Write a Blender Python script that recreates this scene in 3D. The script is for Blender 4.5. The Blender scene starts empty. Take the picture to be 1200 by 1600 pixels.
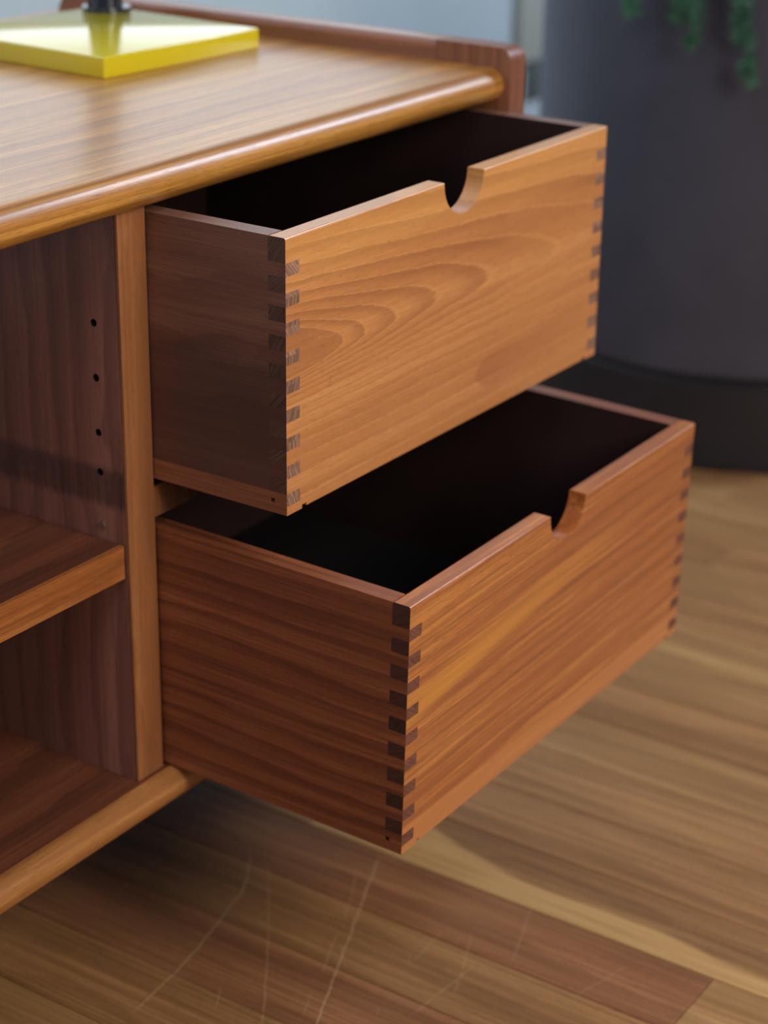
import bpy, bmesh, math, random
from mathutils import Vector, Matrix
random.seed(7)
sc = bpy.context.scene
COL = sc.collection

# ------------------------------------------------------------------ camera
cd = bpy.data.cameras.new('camera')
cam = bpy.data.objects.new('camera', cd); COL.objects.link(cam)
YAW, PITCH, ROLL = 0.9818062516, 0.3996778896, 0.0148363847
fw = Vector((math.sin(YAW)*math.cos(PITCH), math.cos(YAW)*math.cos(PITCH), -math.sin(PITCH)))
rt0 = Vector((math.cos(YAW), -math.sin(YAW), 0)); up0 = rt0.cross(fw)
rt = math.cos(ROLL)*rt0 + math.sin(ROLL)*up0
up = -math.sin(ROLL)*rt0 + math.cos(ROLL)*up0
M = Matrix((rt, up, -fw)).transposed().to_4x4()
M.translation = Vector((-0.78576173, -0.67879384, 0.26500108))
cam.matrix_world = M
cd.sensor_fit = 'VERTICAL'; cd.sensor_height = 32.0; cd.lens = 3117.036*32.0/1600.0
cd.clip_start = 0.02; cd.clip_end = 50
cd.dof.use_dof = True; cd.dof.focus_distance = 1.015; cd.dof.aperture_fstop = 5.6
sc.camera = cam

# ------------------------------------------------------------------ light
sc.view_settings.view_transform = 'Standard'; sc.view_settings.look = 'None'
sc.view_settings.exposure = 0.0; sc.view_settings.gamma = 1.0
sc.view_settings.use_curve_mapping = False
world = bpy.data.worlds.new('room_light'); sc.world = world; world.use_nodes = True
bg = world.node_tree.nodes['Background']
bg.inputs[0].default_value = (0.62, 0.72, 1.0, 1); bg.inputs[1].default_value = 0.09
def area(name, loc, target, sx, sy, power, color, spread=180):
    l = bpy.data.lights.new(name, 'AREA'); l.shape = 'RECTANGLE'; l.size = sx; l.size_y = sy
    l.energy = power; l.color = color; l.spread = math.radians(spread)
    o = bpy.data.objects.new(name, l); COL.objects.link(o); o.location = loc
    o.rotation_euler = (Vector(target)-Vector(loc)).to_track_quat('-Z', 'Y').to_euler()
    return o
area('front_window_light', (-0.12, -1.28, 0.58), (0.05, 0, -0.25), 0.6, 0.6, 17.5, (1.0, 0.91, 0.76))
area('left_fill_light', (-2.3, -0.8, 1.6), (0.0, 0, -0.2), 0.9, 0.9, 13, (0.86, 0.86, 1.0))
area('side_window_light', (2.7, -1.3, 1.80), (0.1, 0, 0), 0.65, 1.25, 74, (0.72, 0.84, 1.0))

# ------------------------------------------------------------------ helpers
def smooth(me, flat_angle=35):
    me.shade_smooth() if hasattr(me, 'shade_smooth') else None
    try: me.set_sharp_from_angle(angle=math.radians(flat_angle))
    except Exception: pass
def obj(name, bm, mats, parent=None, sm=True):
    me = bpy.data.meshes.new(name)
    bmesh.ops.recalc_face_normals(bm, faces=bm.faces)
    bm.to_mesh(me); bm.free()
    if not isinstance(mats, (list, tuple)): mats = [mats]
    for m in mats: me.materials.append(m)
    if sm: smooth(me)
    o = bpy.data.objects.new(name, me); COL.objects.link(o)
    if parent: o.parent = parent
    return o
def empty(name, loc, parent=None, label=None, cat=None):
    o = bpy.data.objects.new(name, None); COL.objects.link(o); o.location = loc
    o.empty_display_size = 0.05
    if parent: o.parent = parent
    if label: o['label'] = label
    if cat: o['category'] = cat
    return o
def box_bm(x0, x1, y0, y1, z0, z1, bev=0.0, seg=2, bm=None):
    bm2 = bmesh.new()
    vs = [bm2.verts.new(c) for c in [(x0,y0,z0),(x1,y0,z0),(x1,y1,z0),(x0,y1,z0),(x0,y0,z1),(x1,y0,z1),(x1,y1,z1),(x0,y1,z1)]]
    for f in [(0,3,2,1),(4,5,6,7),(0,1,5,4),(1,2,6,5),(2,3,7,6),(3,0,4,7)]:
        bm2.faces.new([vs[i] for i in f])
    if bev > 0:
        bmesh.ops.bevel(bm2, geom=list(bm2.edges), offset=bev, segments=seg, affect='EDGES', profile=0.5)
    if bm is None: return bm2
    me = bpy.data.meshes.new('tmp'); bm2.to_mesh(me); bm2.free(); bm.from_mesh(me); bpy.data.meshes.remove(me)
    return bm
def extrude_poly(pts, axis, a0, a1):
    """closed 2D outline pts extruded along axis; axis 'X': pts=(y,z); 'Y': pts=(x,z); 'Z': pts=(x,y)"""
    bm = bmesh.new()
    def P(p, a):
        return {'X': (a, p[0], p[1]), 'Y': (p[0], a, p[1]), 'Z': (p[0], p[1], a)}[axis]
    A = [bm.verts.new(P(p, a0)) for p in pts]; B = [bm.verts.new(P(p, a1)) for p in pts]
    n = len(pts)
    bm.faces.new(A); bm.faces.new(B[::-1])
    for i in range(n): bm.faces.new((A[i], B[i], B[(i+1) % n], A[(i+1) % n]))
    bmesh.ops.recalc_face_normals(bm, faces=bm.faces)
    return bm
def boolean_cut(o, cutters):
    dg = None
    for c in cutters:
        m = o.modifiers.new('cut', 'BOOLEAN'); m.operation = 'DIFFERENCE'; m.object = c; m.solver = 'EXACT'
    bpy.context.view_layer.update()
    dg = bpy.context.evaluated_depsgraph_get()
    me = bpy.data.meshes.new_from_object(o.evaluated_get(dg))
    o.modifiers.clear(); old = o.data; o.data = me; me.name = old.name
    for c in cutters: bpy.data.objects.remove(c, do_unlink=True)

# ------------------------------------------------------------------ materials
def new_mat(name):
    m = bpy.data.materials.new(name); m.use_nodes = True
    nt = m.node_tree; b = nt.nodes['Principled BSDF']
    return m, nt, b
class G:
    """tiny node expression helper"""
    def __init__(s, nt): s.nt = nt
    def _in(s, sock, v):
        if isinstance(v, (int, float)): sock.default_value = v
        elif isinstance(v, tuple):
            sock.default_value = v if len(v) == len(sock.default_value) else v + (1,)
        elif v is not None: s.nt.links.new(v, sock)
    def m(s, op, a, b=None, c=None, clamp=False):
        n = s.nt.nodes.new('ShaderNodeMath'); n.operation = op; n.use_clamp = clamp
        s._in(n.inputs[0], a)
        if b is not None: s._in(n.inputs[1], b)
        if c is not None: s._in(n.inputs[2], c)
        return n.outputs[0]
    def comb(s, x, y, z):
        n = s.nt.nodes.new('ShaderNodeCombineXYZ')
        for i, v in enumerate((x, y, z)): s._in(n.inputs[i], v)
        return n.outputs[0]
    def noise(s, vec, scale=1.0, detail=2.0, rough=0.5, dist=0.0):
        n = s.nt.nodes.new('ShaderNodeTexNoise'); s.nt.links.new(vec, n.inputs['Vector'])
        n.inputs['Scale'].default_value = scale; n.inputs['Detail'].default_value = detail
        n.inputs['Roughness'].default_value = rough; n.inputs['Distortion'].default_value = dist
        return n.outputs[0]
    def smoothstep(s, x, a, b, lo=0.0, hi=1.0):
        n = s.nt.nodes.new('ShaderNodeMapRange'); n.interpolation_type = 'SMOOTHSTEP'
        s._in(n.inputs[0], x)
        n.inputs[1].default_value = a; n.inputs[2].default_value = b
        n.inputs[3].default_value = lo; n.inputs[4].default_value = hi
        return n.outputs[0]
    def mix(s, f, a, b, mode='MIX'):
        n = s.nt.nodes.new('ShaderNodeMix'); n.data_type = 'RGBA'; n.blend_type = mode
        s._in(n.inputs[0], f); s._in(n.inputs[6], a); s._in(n.inputs[7], b)
        return n.outputs[2]
    def ramp(s, f, stops):
        n = s.nt.nodes.new('ShaderNodeValToRGB'); s._in(n.inputs[0], f)
        e = n.color_ramp.elements
        while len(e) < len(stops): e.new(0.5)
        for k, (p, c) in enumerate(stops): e[k].position = p; e[k].color = c + (1,) if len(c) == 3 else c
        return n.outputs[0]
def srgb(r, g, b):
    f = lambda c: (c/255/12.92) if c/255 <= 0.04045 else ((c/255+0.055)/1.055)**2.4
    return (f(r), f(g), f(b))

def wood(name, grain='X', dark=(90,50,30), mid=(150,90,50), light=(185,120,70), freq=60, warp=1.2, line=0.55,
         streak=0.5, rough=0.45, coat=0.0, seed=0.0, fields=None, use_pos=False, per_object=0.0, extra=None, bump=0.25,
         tilt=0.0, spec=0.5, fibre=0.35):
    m, nt, b = new_mat(name); g = G(nt)
    if use_pos:
        src = nt.nodes.new('ShaderNodeNewGeometry').outputs['Position']
    else:
        src = nt.nodes.new('ShaderNodeTexCoord').outputs['Object']
    sep = nt.nodes.new('ShaderNodeSeparateXYZ'); nt.links.new(src, sep.inputs[0])
    x, y, z = sep.outputs
    ax = {'X': (x, y, z), 'Y': (y, x, z), 'Z': (z, x, y)}[grain]
    L, A, B = ax
    oi = nt.nodes.new('ShaderNodeObjectInfo').outputs['Random']
    sd = g.m('MULTIPLY_ADD', oi, 37.0 if per_object else 0.0, seed)
    if tilt: B = g.m('MULTIPLY_ADD', L, tilt, B)
    Ls = g.m('ADD', L, sd)
    # slow warp of the growth rings
    w1 = g.noise(g.comb(g.m('MULTIPLY', Ls, 5.0), g.m('MULTIPLY', A, 14.0), g.m('MULTIPLY', B, 14.0)), 1.0, 3.0, 0.55)
    w2 = g.noise(g.comb(g.m('MULTIPLY', Ls, 30.0), g.m('MULTIPLY', A, 110.0), g.m('MULTIPLY', B, 110.0)), 1.0, 2.0, 0.6)
    F = g.m('ADD', g.m('MULTIPLY', B, freq), g.m('MULTIPLY', A, freq*0.9))
    F = g.m('ADD', F, sd)
    if fields:
        # cathedral figure: nested parabolas (g0 = tip, b0 = axis height, sl = slope of axis, k = opening, fr = rings per metre)
        zx, ku, kl, lf = fields          # axis height, opening above / below the axis, rings per log unit
        d = g.m('SUBTRACT', B, zx)
        d = g.m('ADD', d, g.m('MULTIPLY', g.m('SUBTRACT', w1, 0.5), 0.010))
        up_ = g.m('DIVIDE', g.m('MULTIPLY', g.m('MAXIMUM', d, 0.0), g.m('MAXIMUM', d, 0.0)), ku)
        dn_ = g.m('DIVIDE', g.m('MULTIPLY', g.m('MINIMUM', d, 0.0), g.m('MINIMUM', d, 0.0)), kl)
        Q = g.m('ADD', g.m('ADD', up_, dn_), L)
        Q = g.m('MAXIMUM', Q, 0.05)
        F = g.m('MULTIPLY', g.m('LOGARITHM', Q, math.e), lf)
        F = g.m('ADD', F, sd)
        sr = g.noise(g.comb(g.m('MULTIPLY', L, 160.0), 0.0, g.m('MULTIPLY', B, 1100.0)), 1.0, 2.0, 0.6)
        F = g.m('ADD', F, g.m('MULTIPLY', g.m('SUBTRACT', sr, 0.5), 0.30))
        line = g.smoothstep(d, -0.030, 0.0, line*.45, line)
        line = g.m('MULTIPLY', line, g.m('MAXIMUM', g.smoothstep(L, 0.200, 0.235, 1.0, 0.22), g.smoothstep(d, 0.028, 0.036)))
    F = g.m('ADD', F, g.m('MULTIPLY', w1, warp*4)); F = g.m('ADD', F, g.m('MULTIPLY', w2, 0.22*max(warp, .4)))
    fr_ = g.m('FRACT', F)
    late = g.smoothstep(fr_, 0.25, 0.93); edge = g.smoothstep(fr_, 0.93, 1.0, 1.0, 0.0)
    glow = g.m('MULTIPLY', g.smoothstep(fr_, 0.0, 0.02), g.smoothstep(fr_, 0.02, 0.12, 1.0, 0.0))
    ring = g.m('MULTIPLY', late, edge)                      # 0..1 latewood line
    band = g.noise(g.comb(g.m('MULTIPLY', Ls, 1.6), g.m('MULTIPLY', A, 28.0), g.m('MULTIPLY', B, 28.0)), 1.0, 3.0, 0.55)
    st = g.noise(g.comb(g.m('MULTIPLY', Ls, 6.0), g.m('MULTIPLY', A, 420.0), g.m('MULTIPLY', B, 420.0)), 1.0, 3.0, 0.6)
    fib = g.noise(g.comb(g.m('MULTIPLY', Ls, 60.0), g.m('MULTIPLY', A, 1500.0), g.m('MULTIPLY', B, 1500.0)), 1.0, 2.0, 0.6)
    por = g.noise(g.comb(g.m('MULTIPLY', Ls, 130.0), g.m('MULTIPLY', A, 1900.0), g.m('MULTIPLY', B, 1900.0)), 1.0, 1.0, 0.5)
    D, Md, Lt = srgb(*dark), srgb(*mid), srgb(*light)
    t = g.m('ADD', g.m('MULTIPLY', g.m('SUBTRACT', band, 0.5), 1.6), 0.5)
    t = g.m('ADD', t, g.m('MULTIPLY', g.m('SUBTRACT', st, 0.5), streak*1.8))
    t = g.m('ADD', t, g.m('MULTIPLY', g.m('SUBTRACT', fib, 0.5), fibre*1.5), clamp=True)
    base = g.ramp(t, [(0.0, tuple(.55*a+.45*c for a, c in zip(Md, D))), (0.5, Md), (1.0, Lt)])
    c = g.mix(g.m('MULTIPLY', ring, line), base, D)
    if fields: c = g.mix(g.m('MULTIPLY', glow, 0.4), c, Lt+(1,))
    pm = g.smoothstep(por, 0.60, 0.72, 0.0, 0.45)
    c = g.mix(pm, c, D)
    if per_object:
        v = g.m('MULTIPLY_ADD', oi, per_object, 1.0-per_object/2)
        vc = nt.nodes.new('ShaderNodeVectorMath'); vc.operation = 'SCALE'
        nt.links.new(c, vc.inputs[0]); nt.links.new(v, vc.inputs[3]); c = vc.outputs[0]
    if extra: c = extra(g, nt, c, x, y, z)
    nt.links.new(c, b.inputs['Base Color'])
    b.inputs['Roughness'].default_value = rough
    b.inputs['Specular IOR Level'].default_value = spec
    if coat: b.inputs['Coat Weight'].default_value = coat; b.inputs['Coat Roughness'].default_value = 0.2
    if bump:
        bn = nt.nodes.new('ShaderNodeBump'); bn.inputs['Strength'].default_value = bump; bn.inputs['Distance'].default_value = 0.0004
        h = g.m('SUBTRACT', fib, g.m('MULTIPLY', pm, 1.2)); nt.links.new(h, bn.inputs['Height'])
        nt.links.new(bn.outputs[0], b.inputs['Normal'])
    return m
def endgrain(name, dark, light, slope=1.0, seed=0.0, freq=900):
    m, nt, b = new_mat(name); g = G(nt)
    src = nt.nodes.new('ShaderNodeTexCoord').outputs['Object']
    sep = nt.nodes.new('ShaderNodeSeparateXYZ'); nt.links.new(src, sep.inputs[0]); x, y, z = sep.outputs
    h = g.m('ADD', x, y)
    blk = g.m('FLOOR', g.m('MULTIPLY', z, 1/0.0158))         # every finger has its own ring direction
    rnd = nt.nodes.new('ShaderNodeTexWhiteNoise'); rnd.noise_dimensions = '1D'; nt.links.new(g.m('ADD', blk, seed), rnd.inputs['W'])
    sl = g.m('MULTIPLY_ADD', rnd.outputs['Value'], 1.6, slope-0.8)
    F = g.m('MULTIPLY', g.m('ADD', h, g.m('MULTIPLY', z, sl)), freq)
    n1 = g.noise(g.comb(F, 0.0, g.m('MULTIPLY', z, 40.0)), 1.0, 2.0, 0.6)
    n2 = g.noise(src, 2600, 1.0, 0.5)
    t = g.smoothstep(g.m('MULTIPLY_ADD', n2, 0.3, g.m('SUBTRACT', n1, 0.15)), 0.3, 0.7)
    t = g.m('MULTIPLY_ADD', g.m('SUBTRACT', rnd.outputs['Value'], .5), .5, t, clamp=True)
    nt.links.new(g.mix(t, srgb(*dark)+(1,), srgb(*light)+(1,)), b.inputs['Base Color'])
    b.inputs['Roughness'].default_value = 0.6
    return m
def plain(name, c, rough=0.5, metal=0.0, coat=0.0, noise=0.0, spec=0.5):
    m, nt, b = new_mat(name); g = G(nt)
    if noise:
        src = nt.nodes.new('ShaderNodeTexCoord').outputs['Object']
        n = g.noise(src, 9.0, 3.0, 0.6)
        col = g.mix(g.smoothstep(n, 0.3, 0.7), tuple(k*(1-noise) for k in c)+(1,), tuple(min(1, k*(1+noise)) for k in c)+(1,))
        nt.links.new(col, b.inputs['Base Color'])
    else: b.inputs['Base Color'].default_value = tuple(c)+(1,)
    b.inputs['Roughness'].default_value = rough; b.inputs['Metallic'].default_value = metal
    b.inputs['Coat Weight'].default_value = coat; b.inputs['Specular IOR Level'].default_value = spec
    return m

# floor planks: scratches and the pale sapwood strip are real marks of the boards
def quad(g, u, a, b_, c_):
    return g.m('ADD', g.m('MULTIPLY_ADD', u, b_, a), g.m('MULTIPLY', g.m('MULTIPLY', u, u), c_))
SCR = [  # y = a + b x + c x^2 for x in [x0,x1], width, strength
    (-0.0042, 0.1505, 0.9147, -0.0460, 0.088, 0.00035, 0.75),
    (0.0200, -0.4814, 4.7894, 0.085, 0.131, 0.0006, 0.55),
    (-0.0719, 0.6799, 0.389, -0.015, 0.128, 0.00028, 0.6),
    (-0.1093, 0.419, 0.0, -0.03, 0.177, 0.00034, 0.8),
    (-0.1093, 0.4915, 0.0, 0.105, 0.154, 0.0003, 0.4),
    (-0.1016, 0.435, 0.0, 0.052, 0.090, 0.00028, 0.5),
    (-0.0986, 0.431, 0.0, 0.010, 0.029, 0.00025, 0.4),
    (0.078, 0.085, 0.0, 0.045, 0.135, 0.0004, 0.22),
    (-0.1295, 0.106, 0.0, 0.093, 0.128, 0.00028, 0.35),
    (-0.1439, -0.080, 0.0, 0.050, 0.112, 0.0003, 0.35),
    (-0.0389, 0.58, 0.0, -0.016, 0.002, 0.00028, 0.5),
    (-0.215, 0.35, 0.0, 0.13, 0.20, 0.0003, 0.35), (-0.145, 0.9, 0.0, 0.06, 0.085, 0.0003, 0.3),
    (-0.18, 0.2, 1.0, 0.08, 0.14, 0.00028, 0.3), (-0.19, -0.25, 0.0, 0.12, 0.165, 0.00028, 0.3),
]
def floor_marks(g, nt, c, x, y, z):
    tot = None
    wob = g.m('MULTIPLY', g.m('SUBTRACT', g.noise(g.comb(g.m('MULTIPLY', x, 60.0), g.m('MULTIPLY', y, 60.0), 0.0), 1.0, 2.0), 0.5), 0.003)
    yy = g.m('ADD', y, wob)
    for (a, b_, c2, x0, x1, w, s) in SCR:
        d = g.m('ABSOLUTE', g.m('SUBTRACT', yy, quad(g, x, a, b_, c2)))
        v = g.smoothstep(d, w*0.5, w*2.2, s, 0.0)
        v = g.m('MULTIPLY', v, g.m('MULTIPLY', g.smoothstep(x, x0-0.004, x0+0.006), g.smoothstep(x, x1-0.006, x1+0.004, 1.0, 0.0)))
        tot = v if tot is None else g.m('MAXIMUM', tot, v)
    brk = g.noise(g.comb(g.m('MULTIPLY', x, 400.0), g.m('MULTIPLY', y, 400.0), 0.0), 1.0, 1.0)
    tot = g.m('MULTIPLY', tot, g.smoothstep(brk, 0.3, 0.6, 0.35, 1.0))
    # many faint short scuffs everywhere
    for (ang, sd_, st) in ((0.5, 3.0, .28), (1.35, 9.0, .22), (-0.4, 17.0, .2)):
        u = g.m('ADD', g.m('MULTIPLY', x, math.cos(ang)), g.m('MULTIPLY', y, math.sin(ang)))
        w_ = g.m('ADD', g.m('MULTIPLY', x, -math.sin(ang)), g.m('MULTIPLY', y, math.cos(ang)))
        n = g.noise(g.comb(g.m('MULTIPLY', u, 26.0), g.m('MULTIPLY', w_, 700.0), sd_), 1.0, 1.0)
        tot = g.m('MAXIMUM', tot, g.smoothstep(n, 0.765, 0.80, 0.0, st))
    return g.mix(tot, c, srgb(190, 160, 120)+(1,))
def sapwood(g, nt, c, x, y, z):
    n = g.noise(g.comb(0.0, g.m('MULTIPLY', y, 9.0), 0.0), 1.0, 2.0)
    lim = g.m('ADD', 0.2115, g.m('MULTIPLY', g.smoothstep(y, -0.13, -0.02), 0.018))
    lim = g.m('ADD', lim, g.m('MULTIPLY', g.m('SUBTRACT', n, 0.5), 0.02))
    lim = g.m('SUBTRACT', lim, g.m('MULTIPLY', g.smoothstep(y, -0.30, -0.22, 1.0, 0.0), 0.008))
    fine = g.noise(g.comb(g.m('MULTIPLY', x, 500.0), g.m('MULTIPLY', y, 8.0), 0.0), 1.0, 2.0)
    d = g.m('SUBTRACT', g.m('MULTIPLY_ADD', g.m('SUBTRACT', fine, .5), 0.006, x), lim)
    f = g.smoothstep(d, -0.003, 0.003, 1.0, 0.0)
    sap = g.mix(g.smoothstep(fine, .3, .7), srgb(192, 152, 100)+(1,), srgb(168, 128, 82)+(1,))
    return floor_marks(g, nt, g.mix(g.m('MULTIPLY', f, .9), c, sap), x, y, z)

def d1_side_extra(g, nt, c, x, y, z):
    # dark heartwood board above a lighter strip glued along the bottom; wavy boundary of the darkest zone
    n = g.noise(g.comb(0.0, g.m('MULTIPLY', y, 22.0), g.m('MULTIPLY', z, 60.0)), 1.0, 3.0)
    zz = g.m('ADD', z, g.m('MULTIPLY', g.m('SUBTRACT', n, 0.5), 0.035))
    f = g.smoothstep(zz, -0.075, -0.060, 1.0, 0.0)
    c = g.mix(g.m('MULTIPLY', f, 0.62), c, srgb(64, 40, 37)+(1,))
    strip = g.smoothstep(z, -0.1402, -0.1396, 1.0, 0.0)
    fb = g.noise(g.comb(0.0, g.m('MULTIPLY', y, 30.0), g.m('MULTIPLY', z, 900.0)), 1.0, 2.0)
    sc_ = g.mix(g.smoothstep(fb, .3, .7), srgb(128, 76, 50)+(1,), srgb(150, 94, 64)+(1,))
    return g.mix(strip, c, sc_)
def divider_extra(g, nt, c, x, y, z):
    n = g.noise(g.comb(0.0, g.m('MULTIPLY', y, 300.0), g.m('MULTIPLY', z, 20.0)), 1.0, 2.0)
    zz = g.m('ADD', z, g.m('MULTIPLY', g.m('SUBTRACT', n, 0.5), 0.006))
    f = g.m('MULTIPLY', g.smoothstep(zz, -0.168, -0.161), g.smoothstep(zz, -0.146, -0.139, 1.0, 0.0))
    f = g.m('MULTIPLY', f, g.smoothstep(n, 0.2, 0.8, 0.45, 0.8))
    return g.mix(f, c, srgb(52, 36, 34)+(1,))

M_TOP = wood('teak_top', 'X', (100,58,24), (170,114,48), (202,146,72), freq=48, warp=.35, line=.30, streak=1.1, rough=.38, coat=.30, seed=1.3, spec=.42)
M_NOSE_LOW = wood('teak_bottom_slab', 'X', (104,62,34), (164,108,58), (198,142,84), freq=36, warp=.5, line=.3, streak=.7, rough=.42, seed=6.1)
M_DARK = wood('teak_dark_boards', 'X', (50,26,20), (100,54,36), (124,72,46), freq=30, warp=.5, line=.4, streak=.9, rough=.5, seed=14.0)  # bottom panel and shelf, darker than their front edges
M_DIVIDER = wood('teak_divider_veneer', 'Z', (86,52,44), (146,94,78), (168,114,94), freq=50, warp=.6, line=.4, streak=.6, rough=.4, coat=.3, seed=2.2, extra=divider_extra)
M_EDGE = wood('teak_edge_strip', 'Z', (98,56,32), (142,90,54), (170,112,70), freq=50, warp=.8, line=.25, streak=.6, rough=.45, seed=4.2)
M_SHELF = wood('teak_shelf', 'X', (100,56,30), (158,94,46), (190,124,68), freq=60, warp=1.0, line=.35, streak=.8, rough=.42, seed=8.8)
M_PANEL = wood('teak_end_panel', 'Y', (80,42,28), (140,82,52), (172,112,74), freq=60, warp=.6, line=.3, streak=.6, rough=.4, coat=.3, seed=3.1)
M_POST = wood('teak_post', 'Z', (80,44,32), (126,78,56), (156,104,78), freq=90, warp=.6, line=.3, streak=.7, rough=.42, seed=5.5)
def f1_extra(g, nt, c, x, y, z):
    # reddish tongue of heartwood, blunt on its left, in the lower right half
    n = g.noise(g.comb(g.m('MULTIPLY', x, 60.0), 0.0, g.m('MULTIPLY', z, 160.0)), 1.0, 3.0)
    dz = g.m('SUBTRACT', z, -0.1265); d = g.m('SUBTRACT', x, 0.184)
    q = g.m('SUBTRACT', g.m('MULTIPLY', g.smoothstep(d, 0.0, 0.02), 0.00013), g.m('MULTIPLY', dz, dz))
    q = g.m('ADD', q, g.m('MULTIPLY', g.m('SUBTRACT', n, .5), 0.00008))
    f = g.m('MULTIPLY', g.smoothstep(q, 0.0, 0.00005), g.smoothstep(d, -0.004, 0.002))
    c = g.mix(g.m('MULTIPLY', f, g.smoothstep(d, 0.0, 0.14, 0.45, 0.1)), c, srgb(146, 78, 44)+(1,))
    # paler, yellower tone along the upper edge
    t = g.smoothstep(g.m('ADD', z, g.m('MULTIPLY', g.m('SUBTRACT', n, .5), 0.01)), -0.035, -0.012)
    return g.mix(g.m('MULTIPLY', t, 0.25), c, srgb(222, 164, 84)+(1,))
def f2_extra(g, nt, c, x, y, z):
    n = g.noise(g.comb(g.m('MULTIPLY', x, 3.0), 0.0, g.m('MULTIPLY', z, 160.0)), 1.0, 3.0)
    zz = g.m('ADD', g.m('SUBTRACT', z, g.m('MULTIPLY', x, 0.11)), g.m('MULTIPLY', g.m('SUBTRACT', n, .5), 0.012))
    f = g.m('MULTIPLY', g.smoothstep(zz, -0.076, -0.068), g.smoothstep(zz, -0.066, -0.050, 1.0, 0.0))
    f = g.m('MULTIPLY', f, g.smoothstep(x, 0.05, 0.25, 1.0, 0.2))
    c = g.mix(g.m('MULTIPLY', f, 0.55), c, srgb(214, 144, 56)+(1,))
    f = g.smoothstep(g.m('ADD', z, g.m('MULTIPLY', g.m('SUBTRACT', n, .5), 0.006)), -0.137, -0.134, 1.0, 0.0)
    return g.mix(g.m('MULTIPLY', f, 0.5), c, srgb(204, 134, 76)+(1,))
M_F1 = wood('teak_drawer_front_upper', 'X', (128,74,42), (184,120,68), (208,148,92), freq=70, warp=.05, line=.42, streak=.35, rough=.40, coat=.3, seed=0.595,
            fields=(-0.067, 0.0068, 0.0014, 2.95), fibre=.4, extra=f1_extra)
M_F2 = wood('teak_drawer_front_lower', 'X', (104,54,26), (164,94,44), (206,138,66), freq=95, warp=.5, line=.32, streak=1.05, rough=.40, coat=.3, seed=12.4, tilt=-0.02, extra=f2_extra)
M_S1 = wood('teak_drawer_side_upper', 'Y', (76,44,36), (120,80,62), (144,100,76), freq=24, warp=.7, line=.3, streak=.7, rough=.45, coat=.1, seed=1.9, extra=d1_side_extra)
M_S2 = wood('teak_drawer_side_lower', 'Y', (78,38,26), (138,78,48), (166,100,64), freq=75, warp=.45, line=.5, streak=1.1, rough=.45, coat=.1, seed=7.4)
M_E1 = endgrain('end_grain_upper', (66,42,35), (106,74,60), 1.2, 2.0)
M_E2 = endgrain('end_grain_lower', (50,26,24), (84,48,38), 1.6, 9.0)
M_EF1 = endgrain('end_grain_fingers_upper_front', (96,62,46), (158,118,94), 0.35, 4.0)
M_EF2 = endgrain('end_grain_fingers_lower_front', (84,46,34), (126,76,54), 1.6, 31.0)
M_INNER = plain('drawer_inside_painted_shade', srgb(44, 27, 28), 0.8, noise=.2, spec=.2)  # shade inside the drawers and behind them is put into this dark colour
M_BOTTOM = plain('drawer_bottom_painted_shade', srgb(16, 15, 18), 0.85, noise=.2, spec=.2)  # near-black colour paints the deep shade at the drawer bottom
M_HOLE = plain('peg_hole_bore', srgb(24, 14, 12), 0.9)
M_PEG = plain('metal_shelf_pin', (0.35, 0.28, 0.24), 0.35, 0.8)
M_YELLOW = plain('yellow_lacquer', srgb(206, 186, 28), 0.16, coat=.6)
M_BLACK = plain('black_lamp_metal', (0.012, 0.016, 0.03), 0.28, coat=.3)
M_POT = plain('dark_grey_planter', srgb(64, 66, 80), 0.38, noise=.12)
M_POTBASE = plain('planter_foot', srgb(30, 28, 36), 0.5, noise=.15)
M_SOIL = plain('potting_soil', srgb(48, 36, 28), 0.95, noise=.4)
M_FERN = plain('fern_green', srgb(52, 104, 74), 0.55, noise=.35)
M_WALL = plain('painted_wall', srgb(200, 218, 226), 0.6, noise=.03)
M_TRIM = plain('painted_trim', srgb(190, 200, 192), 0.45)
M_GAP_SHADE = plain('trim_shadow_board', srgb(96, 108, 106), 0.6)
P1 = dict(grain='Y', freq=26, warp=.55, line=.22, streak=1.0, rough=.50, use_pos=True, per_object=.08, spec=.2, bump=.15)
M_PL = [wood('floor_oak_brown', dark=(84,56,34), mid=(144,102,64), light=(172,128,84), seed=0.0, extra=floor_marks, **P1),
        wood('floor_oak_tan', dark=(98,68,40), mid=(150,110,70), light=(178,138,92), seed=4.0, extra=floor_marks, **P1),
        wood('floor_oak_red', dark=(76,46,30), mid=(134,88,58), light=(160,112,76), seed=9.0, extra=floor_marks, **P1),
        wood('floor_oak_sapwood', dark=(76,48,32), mid=(136,96,60), light=(164,124,80), seed=2.0, extra=sapwood, **P1)]

# ------------------------------------------------------------------ structure
ZF = -0.48
floor = obj('floor', box_bm(-2.0, 2.6, -2.2, 0.81, ZF-0.06, ZF-0.012), plain('subfloor', srgb(40, 28, 20), .9)); floor['kind'] = 'structure'
PW = 0.0628; X00 = -0.0032
def plank(x0, x1, y0, y1, mat):
    g = 0.00035
    dz = random.uniform(-0.00015, 0.00015)
    bm = box_bm(x0+g, x1-g, y0+g, y1-g, ZF-0.012, ZF+dz*0)
    top = [e for e in bm.edges if all(abs(v.co.z-ZF) < 1e-5 for v in e.verts)]
    bmesh.ops.bevel(bm, geom=top, offset=0.0005, segments=1, affect='EDGES')
    o = obj('plank', bm, mat, floor, sm=False)
fixed = {  # column index -> list of butt joints near the camera
    0: [0.42, -0.55], 1: [0.40, -0.45], 2: [0.28, -0.281], 3: [0.030, -0.62], 4: [0.22, -0.40], 5: [0.16, -0.50], 6: [0.02, -0.60], -1: [0.20, -0.42]}
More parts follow.
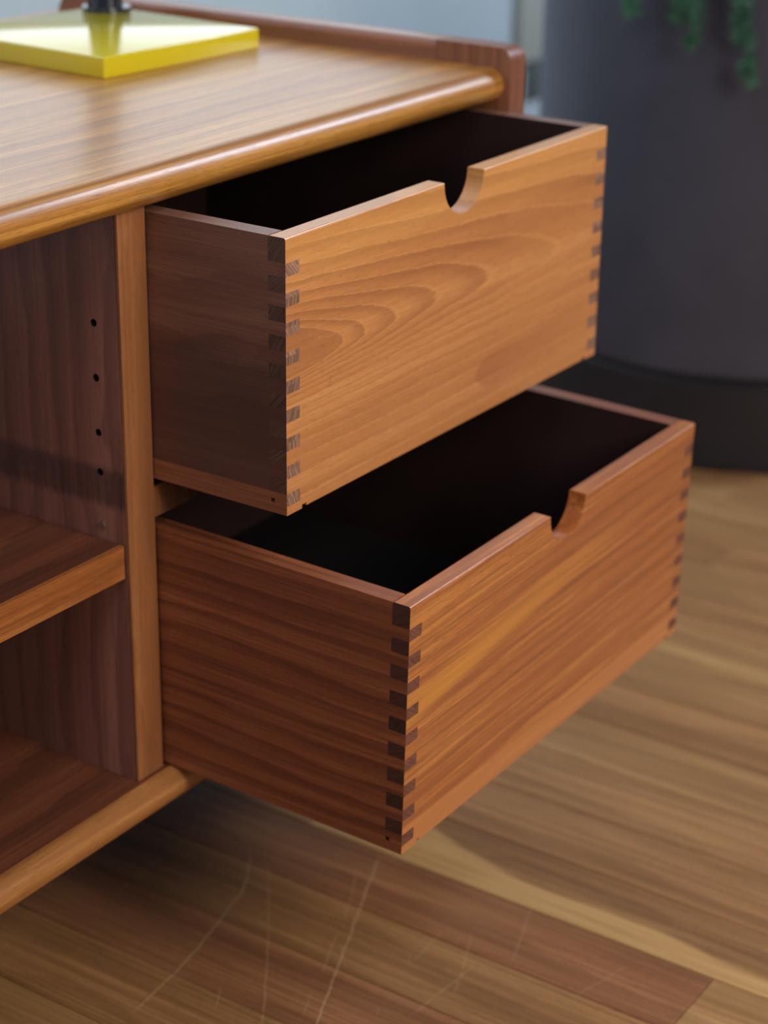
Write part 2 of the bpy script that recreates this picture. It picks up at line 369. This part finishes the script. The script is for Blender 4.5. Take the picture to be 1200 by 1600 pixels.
order = {0: 2, 1: 0, 2: 2, 3: 3, 4: 0, 5: 0, 6: 1, 7: 0, 8: 1, 9: 1, 10: 0, 11: 1, 12: 0, 13: 1, 14: 1, 15: 0, -1: 0, -2: 1, -3: 2}
for k in range(-26, 41):
    xa = X00 + k*PW
    if xa < -1.7: continue
    js = list(fixed.get(k, [random.uniform(-0.1, 0.4), random.uniform(-0.75, -0.35)]))
    js = [0.80] + js + [js[-1]-random.uniform(.5, .7), -2.0]
    js = sorted(set(j for j in js), reverse=True)
    for i in range(len(js)-1):
        if js[i]-js[i+1] < 0.02: continue
        mi = order.get(k, random.choice([0, 1, 1, 2]))
        if k == 3 and i != 1: mi = 0
        if k == 2 and js[i] < -0.27: mi = 1
        plank(xa, xa+PW, js[i+1], js[i], M_PL[mi])

WY = 0.80
WZ0, WZ1, WX0, WX1 = 0.11, 1.9, -0.8, 1.65
wall = obj('wall_back', box_bm(-2.0, 2.6, WY, WY+0.1, ZF-0.012, WZ0), M_WALL); wall['kind'] = 'structure'
bm = box_bm(-2.0, WX0, WY, WY+0.1, WZ0, 2.3); box_bm(WX1, 2.6, WY, WY+0.1, WZ0, 2.3, bm=bm); box_bm(WX0, WX1, WY, WY+0.1, WZ1, 2.3, bm=bm)
w2 = obj('wall_upper', bm, M_WALL); w2['kind'] = 'structure'
mg, ntg, bg_ = new_mat('bright_window_daylight')
ntg.nodes.remove(bg_); em = ntg.nodes.new('ShaderNodeEmission'); em.inputs[0].default_value = (0.80, 0.90, 1.0, 1); em.inputs[1].default_value = 2.0
ntg.links.new(em.outputs[0], ntg.nodes['Material Output'].inputs[0])
win = obj('window_1', box_bm(WX0, WX1, WY+0.07, WY+0.08, WZ0, WZ1), mg); win['kind'] = 'structure'
fr = bmesh.new()
for (a, b_, c_, d) in [(WX0, WX0+.05, WZ0, WZ1), (WX1-.05, WX1, WZ0, WZ1), (WX0+.05, WX1-.05, WZ0, WZ0+.04), (WX0+.05, WX1-.05, WZ1-.05, WZ1)]:
    box_bm(a, b_, WY+0.01, WY+0.07, c_, d, bm=fr)
o = obj('window_frame', fr, M_TRIM, win)
o = obj('trim_1', box_bm(WX0-.04, WX1+.04, WY-0.025, WY+0.03, WZ0-.02, WZ0, .003), M_TRIM); o['kind'] = 'structure'
# vertical casing beside the planter, ending above a board coloured dark as a shaded gap
t2 = obj('trim_2', box_bm(1.745, 1.95, WY-0.012, WY, -0.262, WZ0-.02, .002), M_TRIM); t2['kind'] = 'structure'
t3 = obj('trim_3', box_bm(1.785, 1.95, WY-0.006, WY, -0.32, -0.262, .001), M_GAP_SHADE); t3['kind'] = 'structure'
bb = obj('baseboard_back', box_bm(-2.0, 2.6, WY-0.014, WY, ZF, ZF+0.07, .003), M_TRIM); bb['kind'] = 'structure'

# ------------------------------------------------------------------ cabinet
W = 0.340; H = 0.152
TD = 0.0223; XD0, XD1 = -0.0008-TD, -0.0008
XR0, XR1 = 0.3437, 0.3655
ZT0, ZT1 = 0.0045, 0.0262
ZB1 = -0.3358; ZB0 = ZB1-0.0205
YB = 0.378; XL = -0.95
cab = empty('teak_cabinet', (0.0, 0.18, ZF), label='low teak cabinet with rounded nosed top, open shelf bay and two pulled out drawers', cat='cabinet')
def cpart(name, bm, mat, sm=True):
    o = obj(name, bm, mat, None, sm); o.parent = cab
    o.matrix_parent_inverse = Matrix.Translation((0, -0.18, -ZF)); return o
def slab(x0, x1, e, z0, z1, yb):
    r = (z1-z0)/2; pts = []
    for i in range(17):
        a = -math.pi/2 + math.pi*i/16
        pts.append((-e+r-r*math.cos(a), z0+r+r*math.sin(a)))
    pts += [(yb, z1), (yb, z0)]
    return extrude_poly(pts, 'X', x0, x1)
cpart('cabinet_top', slab(XL, XR0, 0.013, ZT0, ZT1, YB), M_TOP)
cpart('bottom_panel', box_bm(XL, XR0, -0.0024, YB, ZB0, ZB1), M_DARK)
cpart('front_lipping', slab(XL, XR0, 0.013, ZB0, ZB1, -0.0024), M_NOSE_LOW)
# divider: veneered panel + solid front edge, with bored peg holes
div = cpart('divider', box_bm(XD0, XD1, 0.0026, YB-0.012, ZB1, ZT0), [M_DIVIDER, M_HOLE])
HZ = [-0.0593, -0.0904, -0.1220, -0.1453, -0.1771]
cut = []
for hz in HZ:
    for hy in (0.0194, 0.30):
        c = bmesh.new(); bmesh.ops.create_cone(c, cap_ends=True, segments=20, radius1=0.0022, radius2=0.0022, depth=0.016,
             matrix=Matrix.Translation((XD0, hy, hz)) @ Matrix.Rotation(math.pi/2, 4, 'Y'))
        cut.append(obj('cutter', c, M_HOLE, None, False))
boolean_cut(div, cut)
cpart('divider_edge', box_bm(XD0, XD1, 0.0, 0.0026, ZB1, ZT0, 0.0005, 1), M_EDGE)
pin = bmesh.new(); bmesh.ops.create_cone(pin, cap_ends=True, segments=16, radius1=0.0021, radius2=0.0021, depth=0.009,
      matrix=Matrix.Translation((XD0+0.0035, 0.0194, -0.1771)) @ Matrix.Rotation(math.pi/2, 4, 'Y'))
o = cpart('shelf_pin', pin, M_PEG); o['label'] = 'small metal pin in the lowest peg hole above the shelf'
cpart('shelf', box_bm(XL+0.001, XD0-0.0012, 0.0063, YB-0.03, -0.2052, -0.1853), M_DARK)
cpart('shelf_edge', box_bm(XL+0.001, XD0-0.0012, 0.0033, 0.0063, -0.2052, -0.1853), M_SHELF)
# right end panel: rises above the top as a low lip, with a vertical front post
def rounded(bm, off, test):
    es = [e for e in bm.edges if test(e)]
    bmesh.ops.bevel(bm, geom=es, offset=off, segments=4, affect='EDGES', profile=0.5); return bm
prof = [(0.040, ZB0), (YB, ZB0), (YB, 0.024), (0.372, 0.036), (0.366, 0.0398), (0.040, 0.0398)]
bm = extrude_poly(prof, 'X', XR0, XR1)
rounded(bm, 0.0045, lambda e: all(v.co.z > 0.035 for v in e.verts) and abs(e.verts[0].co.y-e.verts[1].co.y) > .1)
cpart('end_panel', bm, M_PANEL)
prof = [(-0.018, ZB0), (0.0398, ZB0), (0.0398, 0.0398), *[(-0.018+0.009*(1-math.cos(a)), 0.0308+0.009*math.sin(a)) for a in [math.pi/2*(7-i)/7 for i in range(8)]]]
bm = extrude_poly(prof, 'X', XR0, XR1)
rounded(bm, 0.0035, lambda e: all(v.co.x > XR1-.001 for v in e.verts) and not all(v.co.z < -.3 for v in e.verts) and not all(v.co.y > .039 for v in e.verts))
cpart('end_panel_post', bm, M_POST)
cpart('left_end_panel', box_bm(XL-0.022, XL, -0.018, YB, ZB0, 0.0398, 0.002, 2), M_PANEL)
cpart('back_panel', box_bm(XD0, XR0, YB-0.010, YB-0.002, ZB1, ZT0), M_INNER)
cpart('drawer_rail', box_bm(XD1, XR0, 0.001, 0.05, -0.1757, -0.1575), M_EDGE)
for (lx, ly) in ((0.325, 0.05), (0.325, 0.335), (-0.93, 0.05), (-0.93, 0.335)):
    l = bmesh.new(); bmesh.ops.create_cone(l, cap_ends=True, segments=20, radius1=0.011, radius2=0.016, depth=ZB0-ZF,
        matrix=Matrix.Translation((lx, ly, (ZB0+ZF)/2)))
    cpart('leg', l, M_POST)

# ------------------------------------------------------------------ drawers (parts of the cabinet)
TF, TS, DEPTH = 0.0112, 0.0118, 0.330
F0, FP, FH = 0.0132, 0.0158, 0.0073          # first finger, pitch, height (side board fingers on the front face)
NF = 9
def front_outline():
    """(x,z) outline of the front board: fingers at both ends, half-round pull, groove notches"""
    ts = TS
    right = [(W, 0.0)]
    for k in range(NF):
        a = -(F0+FP*k); b_ = a-FH
        right += [(W, a), (W-ts, a), (W-ts, b_), (W, b_)]
    # last front tongue, cut short by the side board end
    right += [(W, -H)]
    nx, nw, nh = 0.0135, 0.0040, 0.0022
    bottom = [(W-nx, -H), (W-nx, -H+nh), (W-nx-nw, -H+nh), (W-nx-nw, -H+0.0006), (nx+nw, -H+0.0006), (nx+nw, -H+nh), (nx, -H+nh), (nx, -H)]
    left = [(W-x, z) for x, z in right][::-1]
    R = 0.0212; cx = W/2; top = []
    for i in range(25):
        a = math.pi + math.pi*i/24
        zz = R*math.sin(a)
        top.append((cx+R*math.cos(a), zz))
    top = [(cx-R-0.0006, 0.0)] + [(x, z-0.0004) for x, z in top] + [(cx+R+0.0006, 0.0)]
    return right + bottom + left + top
def drawer(loc, rot, mf, ms, mef, mes, lab_f):
    # root part: the bottom board; sub-parts: front, sides, back
    root = obj('drawer', box_bm(TS*0.6, W-TS*0.6, TF+0.0005, DEPTH-TF, -H+0.0075, -H+0.0125), M_BOTTOM)
    root.location = loc; root.rotation_euler = rot
    root.parent = cab; root.matrix_parent_inverse = Matrix.Translation((0, -0.18, -ZF))
    root['label'] = lab_f
    bm = extrude_poly(front_outline(), 'Y', 0.0, TF)
    # slim bevel on the upper front arris and the outer top corners
    es = [e for e in bm.edges if all(abs(v.co.z) < 1e-6 for v in e.verts) and abs(e.verts[0].co.x-e.verts[1].co.x) > .05]
    bmesh.ops.bevel(bm, geom=es, offset=0.0012, segments=3, affect='EDGES', profile=.5)
    bmesh.ops.triangulate(bm, faces=[f for f in bm.faces if len(f.verts) > 6])
    bm.normal_update()
    for f in bm.faces:
        c = f.calc_center_median()
        if abs(f.normal.x) > 0.9 and (c.x < 0.0005 or c.x > W-0.0005) and c.z > -0.146: f.material_index = 1
        elif abs(f.normal.x) > 0.9 and (c.x < 0.0005 or c.x > W-0.0005): f.material_index = 3
        if f.normal.y > 0.9: f.material_index = 2
    obj('drawer_front', bm, [mf, mes, M_INNER, ms], root, False)
    for s in (0, 1):
        # (y,z) outline with fingers at the front and back ends
        zs = []
        pts = []
        for k in range(NF):
            a = -(F0+FP*k); b_ = a-FH
            pts += [(TF, a), (0.0, a), (0.0, b_), (TF, b_)]
        lowA = -H
        out = [(TF, 0.0)] + pts + [(TF, lowA), (DEPTH-TF, lowA)]
        out += [(DEPTH-y, z) for y, z in pts[::-1]] + [(DEPTH-TF, 0.0)]
        x0, x1 = (0.0, TS) if s == 0 else (W-TS, W)
        bm = extrude_poly(out, 'X', x0, x1)
        bmesh.ops.triangulate(bm, faces=[f for f in bm.faces if len(f.verts) > 6])
        bm.normal_update()
        for f in bm.faces:
            c = f.calc_center_median()
            if abs(f.normal.y) > 0.9 and (c.y < 0.0005 or c.y > DEPTH-0.0005): f.material_index = 1
            inner = f.normal.x > 0.9 if s == 0 else f.normal.x < -0.9
            if inner: f.material_index = 2
        o = obj('drawer_side', bm, [ms, mef, M_INNER], root, False)
    bm = extrude_poly([(p[0], p[1]) for p in back_outline()], 'Y', DEPTH-TF, DEPTH)
    bm.normal_update()
    for f in bm.faces:
        if f.normal.y < -0.9: f.material_index = 1
    obj('drawer_back', bm, [ms, M_INNER], root, False)
    return root
def back_outline():
    right = [(W, 0.0)]
    for k in range(NF):
        a = -(F0+FP*k); b_ = a-FH
        right += [(W, a), (W-TS, a), (W-TS, b_), (W, b_)]
    right += [(W, -H)]
    return right + [(W-x, z) for x, z in right][::-1]
# the lower end of each side board shows the small square mouth of the bottom groove
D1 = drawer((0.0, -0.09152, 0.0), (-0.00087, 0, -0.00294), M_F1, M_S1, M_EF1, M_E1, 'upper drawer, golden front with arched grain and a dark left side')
D2 = drawer((0.00273, -0.16956, -0.18214-0.0182*0.16956), (0.0182, 0, 0.00547), M_F2, M_S2, M_EF2, M_E2, 'lower drawer pulled out further, red-brown streaked front')
for root in (D1, D2):
    for ch in root.children:
        if ch.name.startswith(('drawer_side', 'drawer_front')):
            cx0 = min(v.co.x for v in ch.data.vertices)
            if ch.name.startswith('drawer_front'): continue
            s = 0 if cx0 < 0.1 else 1
            x = -0.001 if s == 0 else W-0.008
            c = box_bm(x, x+0.009, 0.0080, 0.0110, -0.1466, -0.1438)
            # cutter lives in the drawer's own space
            co = obj('cutter', c, M_HOLE, root, False)
            boolean_cut(ch, [co])

# ------------------------------------------------------------------ lamp with square yellow base
lamp = empty('desk_lamp', (0.236, 0.237, ZT1), label='lamp with square glossy yellow base and black stem on the cabinet top', cat='lamp')
lamp.rotation_euler = (0, 0, -0.055)
s_ = 0.0745
obj('lamp_base', box_bm(-s_, s_, -s_, s_, 0.0, 0.0135, 0.0010, 3), M_YELLOW, lamp)
bm = bmesh.new()
def cyl(bm, x, y, z0, z1, r0, r1, seg=32):
    bmesh.ops.create_cone(bm, cap_ends=True, segments=seg, radius1=r0, radius2=r1, depth=z1-z0, matrix=Matrix.Translation((x, y, (z0+z1)/2)))
sx, sy = 0.0610, 0.0560
cyl(bm, sx, sy, 0.0135, 0.0165, 0.0172, 0.0172); obj('stem_collar', bm, M_BLACK, lamp)
bm = bmesh.new(); cyl(bm, sx, sy, 0.0165, 0.030, 0.0120, 0.0105)
cyl(bm, sx, sy, 0.030, 0.40, 0.0105, 0.0105); obj('lamp_stem', bm, M_BLACK, lamp)
for k in range(3):
    bm = bmesh.new(); a = 2.6 + k*2.1
    cyl(bm, sx+0.0118*math.cos(a), sy+0.0118*math.sin(a), 0.0165, 0.39, 0.0022, 0.0022, 12); obj('stem_rod', bm, M_BLACK, lamp)
bm = bmesh.new(); cyl(bm, sx, sy, 0.40, 0.50, 0.075, 0.035, 40); obj('lamp_shade', bm, M_YELLOW, lamp)

# ------------------------------------------------------------------ planter and fern
PC = (1.17, 0.17)
pot = empty('planter', (PC[0], PC[1], ZF), label='large dark grey round planter on a darker foot, standing behind the drawers', cat='planter')
def lathe(prof, seg=96):
    bm = bmesh.new(); rings = []
    for r, z in prof:
        rings.append([bm.verts.new((r*math.cos(2*math.pi*i/seg), r*math.sin(2*math.pi*i/seg), z)) for i in range(seg)])
    for a, b_ in zip(rings, rings[1:]):
        for i in range(seg): bm.faces.new((a[i], a[(i+1) % seg], b_[(i+1) % seg], b_[i]))
    bm.faces.new(rings[0][::-1]); bm.faces.new(rings[-1])
    return bm
Rb = 0.223
obj('planter_foot', lathe([(Rb-.004, 0.0), (Rb-.001, 0.004), (Rb-.001, 0.092), (Rb-.006, 0.0955)]), M_POTBASE, pot)
prof = [(Rb-.010, 0.0957)] + [(Rb-.010+.010*math.sin(a), 0.1057-.010*math.cos(a)) for a in [i*math.pi/16 for i in range(1, 9)]]
prof += [(Rb, 0.46), (Rb+.004, 0.475), (Rb+.004, 0.492), (Rb-.002, 0.498), (Rb-.018, 0.498), (Rb-.020, 0.47), (Rb-.020, 0.455)]
obj('planter_body', lathe(prof), M_POT, pot)
obj('soil', lathe([(Rb-.021, 0.44), (Rb-.021, 0.456), (Rb-.10, 0.462)]), M_SOIL, pot)

fern = empty('asparagus_fern', (PC[0], PC[1], ZF+0.462), label='green feathery asparagus fern hanging over the rim of the dark planter', cat='plant')
def frond(pts, wid, dens, seed):
    """pts: control points of the stem in the fern's own space"""
    rnd = random.Random(seed); bm = bmesh.new()
    P = [Vector(p) for p in pts]
    def cr(t):
        n = len(P)-1; i = min(int(t*n), n-1); u = t*n-i
        p0, p1, p2, p3 = P[max(i-1, 0)], P[i], P[i+1], P[min(i+2, n)]
        return 0.5*((2*p1)+(p2-p0)*u+(2*p0-5*p1+4*p2-p3)*u*u+(3*p1-p0-3*p2+p3)*u**3)
    N = 40; C_ = [cr(k/N) for k in range(N+1)]
    def tube(a, b_, r):
        d = (b_-a); n1 = d.orthogonal().normalized(); n2 = d.normalized().cross(n1)
        va = [bm.verts.new(a+r*(math.cos(q)*n1+math.sin(q)*n2)) for q in (0, 2.09, 4.19)]
        vb = [bm.verts.new(b_+r*(math.cos(q)*n1+math.sin(q)*n2)) for q in (0, 2.09, 4.19)]
        for i in range(3): bm.faces.new((va[i], va[(i+1) % 3], vb[(i+1) % 3], vb[i]))
    for a, b_ in zip(C_, C_[1:]): tube(a, b_, 0.0009)
    for k in range(int(dens)):
        t = rnd.uniform(0.12, 1.0); p = cr(t); d = (cr(min(t+.02, 1))-cr(t-.02)).normalized()
        side = d.orthogonal().normalized(); side.rotate(Matrix.Rotation(rnd.uniform(0, 6.28), 3, d))
        taper = (1-0.75*max(0, t-.55)/.45)
        L = wid*taper*rnd.uniform(.55, 1.1)
        tip = p + side*L + d*L*0.6 + Vector((0, 0, -0.25*L))
        # short branchlet with needle leaves
        for j in range(7):
            q = p.lerp(tip, (j+1)/7); nd = (tip-p).normalized()
            s2 = nd.orthogonal().normalized(); s2.rotate(Matrix.Rotation(rnd.uniform(0, 6.28), 3, nd))
            e = q + (s2*0.8+nd*0.6)*0.011
            w_ = nd.cross(s2).normalized()*0.0009
            vs = [bm.verts.new(q-w_), bm.verts.new(q+w_), bm.verts.new(e)]; bm.faces.new(vs)
        vs = [bm.verts.new(p-side.cross(d)*.0004), bm.verts.new(p+side.cross(d)*.0004), bm.verts.new(tip)]; bm.faces.new(vs)
    return bm
FZ = ZF+0.462
def loc(x, y, z): return (x-PC[0], y-PC[1], z-FZ)
hang = [  # tip regions that reach into view, then others around the rim
    ([(1.10,.17,FZ+.002),(1.00,.18,.10),(0.935,.187,.075),(0.917,.187,.03),(0.912,.188,-.022)], .026, 110),
    ([(1.12,.14,FZ+.002),(1.00,.13,.12),(0.930,.130,.085),(0.915,.128,.03),(0.913,.124,-.045)], .025, 120),
    ([(1.11,.15,FZ+.002),(1.00,.15,.11),(0.930,.155,.080),(0.917,.150,.03),(0.915,.140,-.025)], .024, 90),
    ([(1.13,.12,FZ+.002),(1.02,.10,.12),(0.945,.086,.080),(0.930,.084,.02),(0.931,.082,-.03),(0.930,.070,-.078)], .015, 170)]
for i, (pts, w_, d_) in enumerate(hang):
    obj('frond', frond([loc(*p) for p in pts], w_, d_, i), M_FERN, fern)
for i in range(12):
    a = math.radians(i*27-110); r = random.uniform(.20, .30)
    top_ = random.uniform(.12, .24)
    pts = [(0.05*math.cos(a), .05*math.sin(a), 0.002), (.12*math.cos(a), .12*math.sin(a), top_*.8), (r*.8*math.cos(a), r*.8*math.sin(a), top_), (r*math.cos(a), r*math.sin(a), top_*.55)]
    obj('frond', frond(pts, .022, 120, 50+i), M_FERN, fern)
